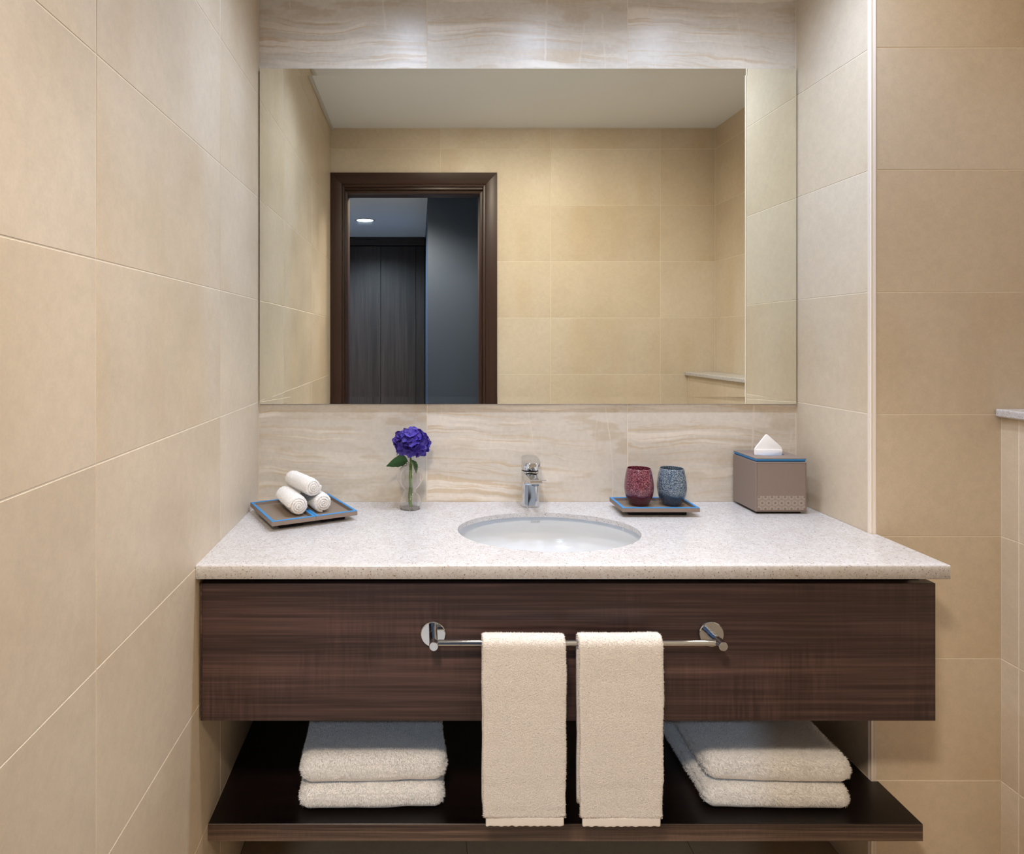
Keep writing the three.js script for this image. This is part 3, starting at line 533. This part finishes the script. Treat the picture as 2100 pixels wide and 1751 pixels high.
tumbler('dark red speckled stemless glass tumbler on the tray', 0.6115, 0.107, speckle(31, [164, 74, 96], [92, 22, 50], [232, 180, 190]));
tumbler('blue grey speckled stemless glass tumbler on the tray', 0.7030, 0.107, speckle(47, [142, 166, 182], [52, 80, 116], [224, 232, 236]));

// ---------------------------------------------------------------- tissue box
{
  const W = 0.140, Dp = 0.130, H = 0.136, t = thing('tissue_box', 'square taupe leather tissue box with a blue-edged lid in the corner', 'tissue box', [0.990, CY, 0.0745]);
  mesh('foot', rbox(W - 0.022, 0.007, Dp - 0.022, 0.001, 0, 0.0035, 0), M.shadowBlack, t);
  mesh('core', rbox(W - 0.006, H - 0.004, Dp - 0.006, 0.001, 0, 0.007 + H / 2, 0), M.shadowBlack, t);
  mesh('front_panel', metric(rbox(W - 0.001, H, 0.0036, 0.0015, 0, 0.0065 + H / 2, Dp / 2 - 0.0018)), M.leather, t);
  mesh('back_panel', metric(rbox(W - 0.001, H, 0.0036, 0.0015, 0, 0.0065 + H / 2, -Dp / 2 + 0.0018)), M.leather, t);
  for (const s of [-1, 1]) mesh('side_panel', metric(rbox(0.0036, H, Dp - 0.0008, 0.0015, s * (W / 2 - 0.0018), 0.0065 + H / 2, 0)), M.leather, t);
  const lid = 0.0065 + H;
  mesh('lid_edge', rbox(W - 0.005, 0.0034, Dp - 0.005, 0.0006, 0, lid + 0.0021, 0), std({ color: 0x1c5c92, roughness: 0.5 }), t);
  mesh('lid_edge', rbox(W - 0.003, 0.0042, Dp - 0.003, 0.0008, 0, lid + 0.0059, 0), M.blue, t);
  { const s = poly([[-W / 2 + 0.001, -Dp / 2 + 0.001], [W / 2 - 0.001, -Dp / 2 + 0.001], [W / 2 - 0.001, Dp / 2 - 0.001], [-W / 2 + 0.001, Dp / 2 - 0.001]]), h = new THREE.Path(); h.absellipse(0, 0, 0.043, 0.018, 0, Math.PI * 2, true); s.holes.push(h); mesh('lid', metric(extrude(s, 0.0022, 0.0006, 32).rotateX(-Math.PI / 2).translate(0, lid + 0.008, 0)), M.leather, t); }
  // stitched seam along the edges of the front panel
  const st = []; const dash = (x, y, v) => st.push(v ? plainBox(x - 0.0003, x + 0.0003, y, y + 0.0022, Dp / 2 - 0.0002, Dp / 2 + 0.0004) : plainBox(x, x + 0.0022, y - 0.0003, y + 0.0003, Dp / 2 - 0.0002, Dp / 2 + 0.0004));
  for (let x = -W / 2 + 0.004; x < W / 2 - 0.005; x += 0.0034) { dash(x, lid - 0.0032, false); dash(x, 0.0095, false); } for (let y = 0.011; y < lid - 0.005; y += 0.0034) { dash(-W / 2 + 0.0035, y, true); dash(W / 2 - 0.0035, y, true); }
  const seam = mesh('stitching', mergeGeometries(st), std({ color: 0x6b5c54, roughness: 0.8 }), t);
  // woven-looking lattice band pressed into the front
  const cv = document.createElement('canvas'); cv.width = 1024; cv.height = 310; const c = cv.getContext('2d');
  c.fillStyle = '#8f8077'; c.fillRect(0, 0, 1024, 310); c.strokeStyle = '#ab9e95'; c.lineWidth = 4; c.strokeRect(2, 2, 1020, 306);
  const star = (x, y, R, n, k) => { c.beginPath(); for (let i = 0; i < n; i++) { const a = i / n * Math.PI * 2, b = (i + k) / n * Math.PI * 2; c.moveTo(x + Math.cos(a) * R, y + Math.sin(a) * R); c.lineTo(x + Math.cos(b) * R, y + Math.sin(b) * R); } c.stroke(); };
  for (let row = 0; row < 3; row++) for (let i = -1; i < 9; i++) { const x = i * 140 + 100 + (row % 2 ? 0 : 70), y = 24 + row * 131; star(x, y, 76, 12, 4); star(x, y, 54, 12, 3); star(x, y, 26, 12, 1); c.beginPath(); c.fillStyle = '#7d6e66'; c.arc(x, y, 19, 0, 7); c.fill(); }
  const ct = finishTex(new THREE.CanvasTexture(cv), true, [1, 1]);
  const bw = W * 0.93, bh = 0.0385, bg = new THREE.BoxGeometry(bw, bh, 0.0008); bg.translate(0, 0.0115 + bh / 2, Dp / 2 + 0.0002);
  mesh('pattern_band', bg, std({ map: ct, bumpMap: ct, bumpScale: -0.0004, roughness: 0.6 }), t);
  // folded tissue standing in the slot
  const ts = new THREE.Shape(); ts.moveTo(-0.0385, -0.012); ts.lineTo(-0.0385, 0.0145); ts.quadraticCurveTo(-0.037, 0.019, -0.033, 0.023); ts.lineTo(-0.0075, 0.0545); ts.quadraticCurveTo(-0.0045, 0.0575, -0.0015, 0.0545); ts.lineTo(0.034, 0.0225); ts.quadraticCurveTo(0.0385, 0.018, 0.0385, 0.013); ts.lineTo(0.0385, -0.012); ts.closePath();
  const top = lid + 0.0102, tis = extrude(ts, 0.006, 0.0012, 12).translate(0, top, -0.006); mesh('tissue', tis, M.tissue, t);
  const fs = new THREE.Shape(); fs.moveTo(-0.0375, -0.010); fs.lineTo(-0.0375, 0.0135); fs.lineTo(0.0375, 0.0125); fs.lineTo(0.0365, 0.004); fs.lineTo(0.031, -0.010); fs.closePath();
  mesh('tissue_fold', extrude(fs, 0.003, 0.001, 4).translate(0, top, 0.0004), M.tissue, t);
}

// ---------------------------------------------------------------- vase with a hydrangea
{
  const V = [-0.0262, CY, 0.0800], t = thing('glass_vase', 'clear ribbed double-bulb glass vase holding the purple flower', 'vase', V);
  const pr = [[0, 0.0012], [0.026, 0.0012], [0.0285, 0.003], [0.029, 0.008], [0.0291, 0.024], [0.0285, 0.031], [0.0255, 0.0375], [0.0215, 0.0425], [0.0178, 0.047], [0.0165, 0.051], [0.0175, 0.055], [0.0225, 0.061], [0.029, 0.069], [0.0345, 0.079], [0.0365, 0.090], [0.0352, 0.101], [0.0305, 0.111], [0.0225, 0.1185], [0.0135, 0.1225], [0.0105, 0.1245], [0.0112, 0.1275]];
  const pts = new THREE.SplineCurve(pr.map((p) => new THREE.Vector2(...p))).getPoints(110).map((p) => new THREE.Vector2(Math.max(0.00005, p.x), p.y));
  const rib = (off) => { const g = new THREE.LatheGeometry(pts.map((p) => new THREE.Vector2(Math.max(0.00005, p.x - off), p.y + (p.y < 0.004 ? off : 0))), 144), p = g.attributes.position; for (let i = 0; i < p.count; i++) { const x = p.getX(i), y = p.getY(i), z = p.getZ(i), a = Math.atan2(z, x), k = 1 + 0.018 * Math.cos(a * 18 + y * 14) * sstep(0.004, 0.012, y) * sstep(0.123, 0.115, y); p.setXYZ(i, x * k, y, z * k); } g.computeVertexNormals(); return g; };
  {
    const a = rib(0), b = rib(0.0011), pb = b.attributes.position, na = a.attributes.position.count;
    b.index.array.reverse();   // the inner skin faces inwards
    const g = new THREE.BufferGeometry(), P = [...a.attributes.position.array, ...pb.array], I = [...a.index.array, ...Array.from(b.index.array, (k) => k + na)], n = pts.length;
    for (let s = 0; s < 144; s++) { const o = s * n + n - 1, o2 = (s + 1) * n + n - 1; I.push(o, o + na, o2, o2, o + na, o2 + na); }
    g.setAttribute('position', new THREE.Float32BufferAttribute(P, 3)); g.setIndex(I); const w = mergeVertices(g, 1e-6); w.computeVertexNormals(); mesh('body', w, M.glass, t);
  }
  const lip = new THREE.TorusGeometry(0.0112, 0.0011, 8, 40); lip.rotateX(Math.PI / 2); lip.translate(0, 0.1277, 0); mesh('lip', lip, M.glass, t);
  const fr = new THREE.TorusGeometry(0.0272, 0.0014, 8, 48); fr.rotateX(Math.PI / 2); fr.translate(0, 0.0014, 0); mesh('foot_ring', fr, M.glass, t);

  const f = thing('hydrangea', 'single deep violet hydrangea bloom with green leaves standing in the glass vase', 'flower', V);
  const stemM = std({ color: 0x6f8f3f, roughness: 0.55 }), leafM = phys({ color: 0x2a5a20, roughness: 0.5, transmission: 0.25, thickness: 0, side: THREE.DoubleSide });
  mesh('stem', tube([[0.001, 0.006, 0.002], [-0.0015, 0.03, 0.002], [0.0005, 0.055, 0.0], [0.0, 0.09, 0.001], [0.001, 0.125, 0], [0.0, 0.165, 0]], 0.0021, 40), stemM, f);
  mesh('stem', tube([[0.0055, 0.004, -0.002], [0.0035, 0.03, 0], [0.0055, 0.055, 0.001], [0.0045, 0.09, 0], [0.004, 0.125, -0.001], [0.002, 0.150, 0]], 0.0015, 40), stemM, f);
  mesh('stem', tube([[-0.0035, 0.012, 0.0], [-0.005, 0.032, 0.0], [-0.0025, 0.058, 0.001], [-0.003, 0.09, 0], [-0.003, 0.128, 0.001], [-0.012, 0.138, 0.002]], 0.0011, 40), stemM, f);
  function leafGeo(L, Wd, bend, fold) { const nu = 14, nv = 8, P = [], I = []; for (let i = 0; i <= nu; i++) for (let j = 0; j <= nv; j++) { const u = i / nu, s = (j / nv - 0.5) * 2, w = Wd * Math.pow(Math.sin(Math.PI * Math.pow(u, 0.72)), 0.85) * (1 - 0.25 * u) * (1 + 0.05 * Math.sin(u * 60) * Math.abs(s)); P.push(s * w, fold * Math.abs(s) * w - bend * u * u * L + 0.0008 * Math.cos(s * 14 + u * 24), u * L); } for (let i = 0; i < nu; i++) for (let j = 0; j < nv; j++) { const a = i * (nv + 1) + j, b = a + 1, c = a + nv + 1, d = c + 1; I.push(a, c, b, b, c, d); } const g = new THREE.BufferGeometry(); g.setAttribute('position', new THREE.Float32BufferAttribute(P, 3)); g.setIndex(I); g.computeVertexNormals(); return g; }
  const leaf = (L, Wd, bend, fold, pos, rx, ryy, rz) => { const m = mesh('leaf', leafGeo(L, Wd, bend, fold), leafM, f); m.rotation.order = 'YXZ'; m.position.set(...pos); m.rotation.set(rx, ryy, rz); };
  leaf(0.064, 0.026, 0.12, 0.25, [-0.006, 0.135, 0.004], 0.10, -1.35, 0.95);
  leaf(0.040, 0.016, 0.2, 0.25, [0.005, 0.139, 0.006], 0.85, 0.75, -0.35);
  leaf(0.062, 0.017, -0.1, 0.3, [0.010, 0.146, -0.008], -0.50, 1.75, -0.5);
  // bloom: many four-petalled florets on a flattened dome
  const bloom = new THREE.Group(); bloom.name = 'bloom'; bloom.position.set(0.0035, 0.1855, 0); f.add(bloom);
  mesh('bloom_core', new THREE.SphereGeometry(0.030, 20, 14).scale(1, 0.82, 1), std({ color: 0x1d1250, roughness: 0.9 }), bloom);
  function floretGeo(seed) {
    const r = rng(seed), gs = [];
    for (let k = 0; k < 4; k++) {
      const nu = 5, nv = 4, P = [], I = [], L = 0.0155 * (0.9 + 0.25 * r()), Wd = 0.0086 * (0.9 + 0.25 * r()), cup = 0.3 + 0.8 * r(), tw = (r() - 0.5) * 0.6;
      for (let i = 0; i <= nu; i++) for (let j = 0; j <= nv; j++) { const u = i / nu, s = (j / nv - 0.5) * 2, w = Wd * Math.pow(Math.sin(Math.PI * (0.06 + 0.86 * Math.pow(u, 0.8))), 0.7) + 0.0003, y = cup * u * u * L * 0.55 + 0.22 * s * s * w + tw * s * u * w * 0.5 - 0.0012 * Math.pow(u, 6); P.push(s * w, y, u * L * (1 - 0.10 * s * s) + 0.0008); }
      for (let i = 0; i < nu; i++) for (let j = 0; j < nv; j++) { const a = i * (nv + 1) + j, b = a + 1, c = a + nv + 1, d = c + 1; I.push(a, c, b, b, c, d); }
      const g = new THREE.BufferGeometry(); g.setAttribute('position', new THREE.Float32BufferAttribute(P, 3)); g.setIndex(I); g.rotateY(k * Math.PI / 2 + (r() - 0.5) * 0.25); g.translate(0, (k % 2) * 0.0006, 0); gs.push(g);
    }
    const eye = new THREE.IcosahedronGeometry(0.0013, 1); eye.translate(0, 0.001, 0); const e2 = mergeVertices(eye); e2.deleteAttribute('uv'); e2.deleteAttribute('normal'); gs.push(e2);
    const g = mergeGeometries(gs.map((q) => { const o = new THREE.BufferGeometry(); o.setAttribute('position', q.attributes.position); o.setIndex(q.index); return o; })); g.computeVertexNormals(); return g;
  }
  const geos = [1, 2, 3, 4, 5, 6].map((s) => floretGeo(s * 13)), petalM = [0x4430a6, 0x3a2896, 0x4e3ab0, 0x3f248f].map((c) => phys({ color: c, roughness: 0.55, transmission: 0.2, thickness: 0, side: THREE.DoubleSide, sheen: 0.4, sheenColor: new THREE.Color(0x7766ff) }));
  const r = rng(77), N = 112;
  for (let k = 0; k < N; k++) {
    const y = 1 - (k + 0.5) / N * 1.72, rad = Math.sqrt(Math.max(0, 1 - y * y)), a = k * 2.39996, d = new THREE.Vector3(Math.cos(a) * rad, y, Math.sin(a) * rad), q = 0.88 + 0.26 * r();
    const m = mesh('floret', geos[Math.floor(r() * geos.length)], petalM[Math.floor(r() * petalM.length)], bloom);
    m.position.set(d.x * 0.0405 * q, d.y * 0.0335 * q, d.z * 0.0405 * q);
    const nrm = new THREE.Vector3(d.x, d.y * 1.15 + 0.12, d.z).add(new THREE.Vector3(r() - 0.5, r() - 0.5, r() - 0.5).multiplyScalar(1.15)).normalize();
    m.quaternion.setFromUnitVectors(new THREE.Vector3(0, 1, 0), nrm).multiply(new THREE.Quaternion().setFromAxisAngle(new THREE.Vector3(0, 1, 0), r() * 6.28));
    m.scale.setScalar(0.72 + 0.36 * r());
  }
}

scene.traverse((o) => { if (o.isMesh) { o.castShadow = true; o.receiveShadow = true; } });
renderer.render(scene, camera);
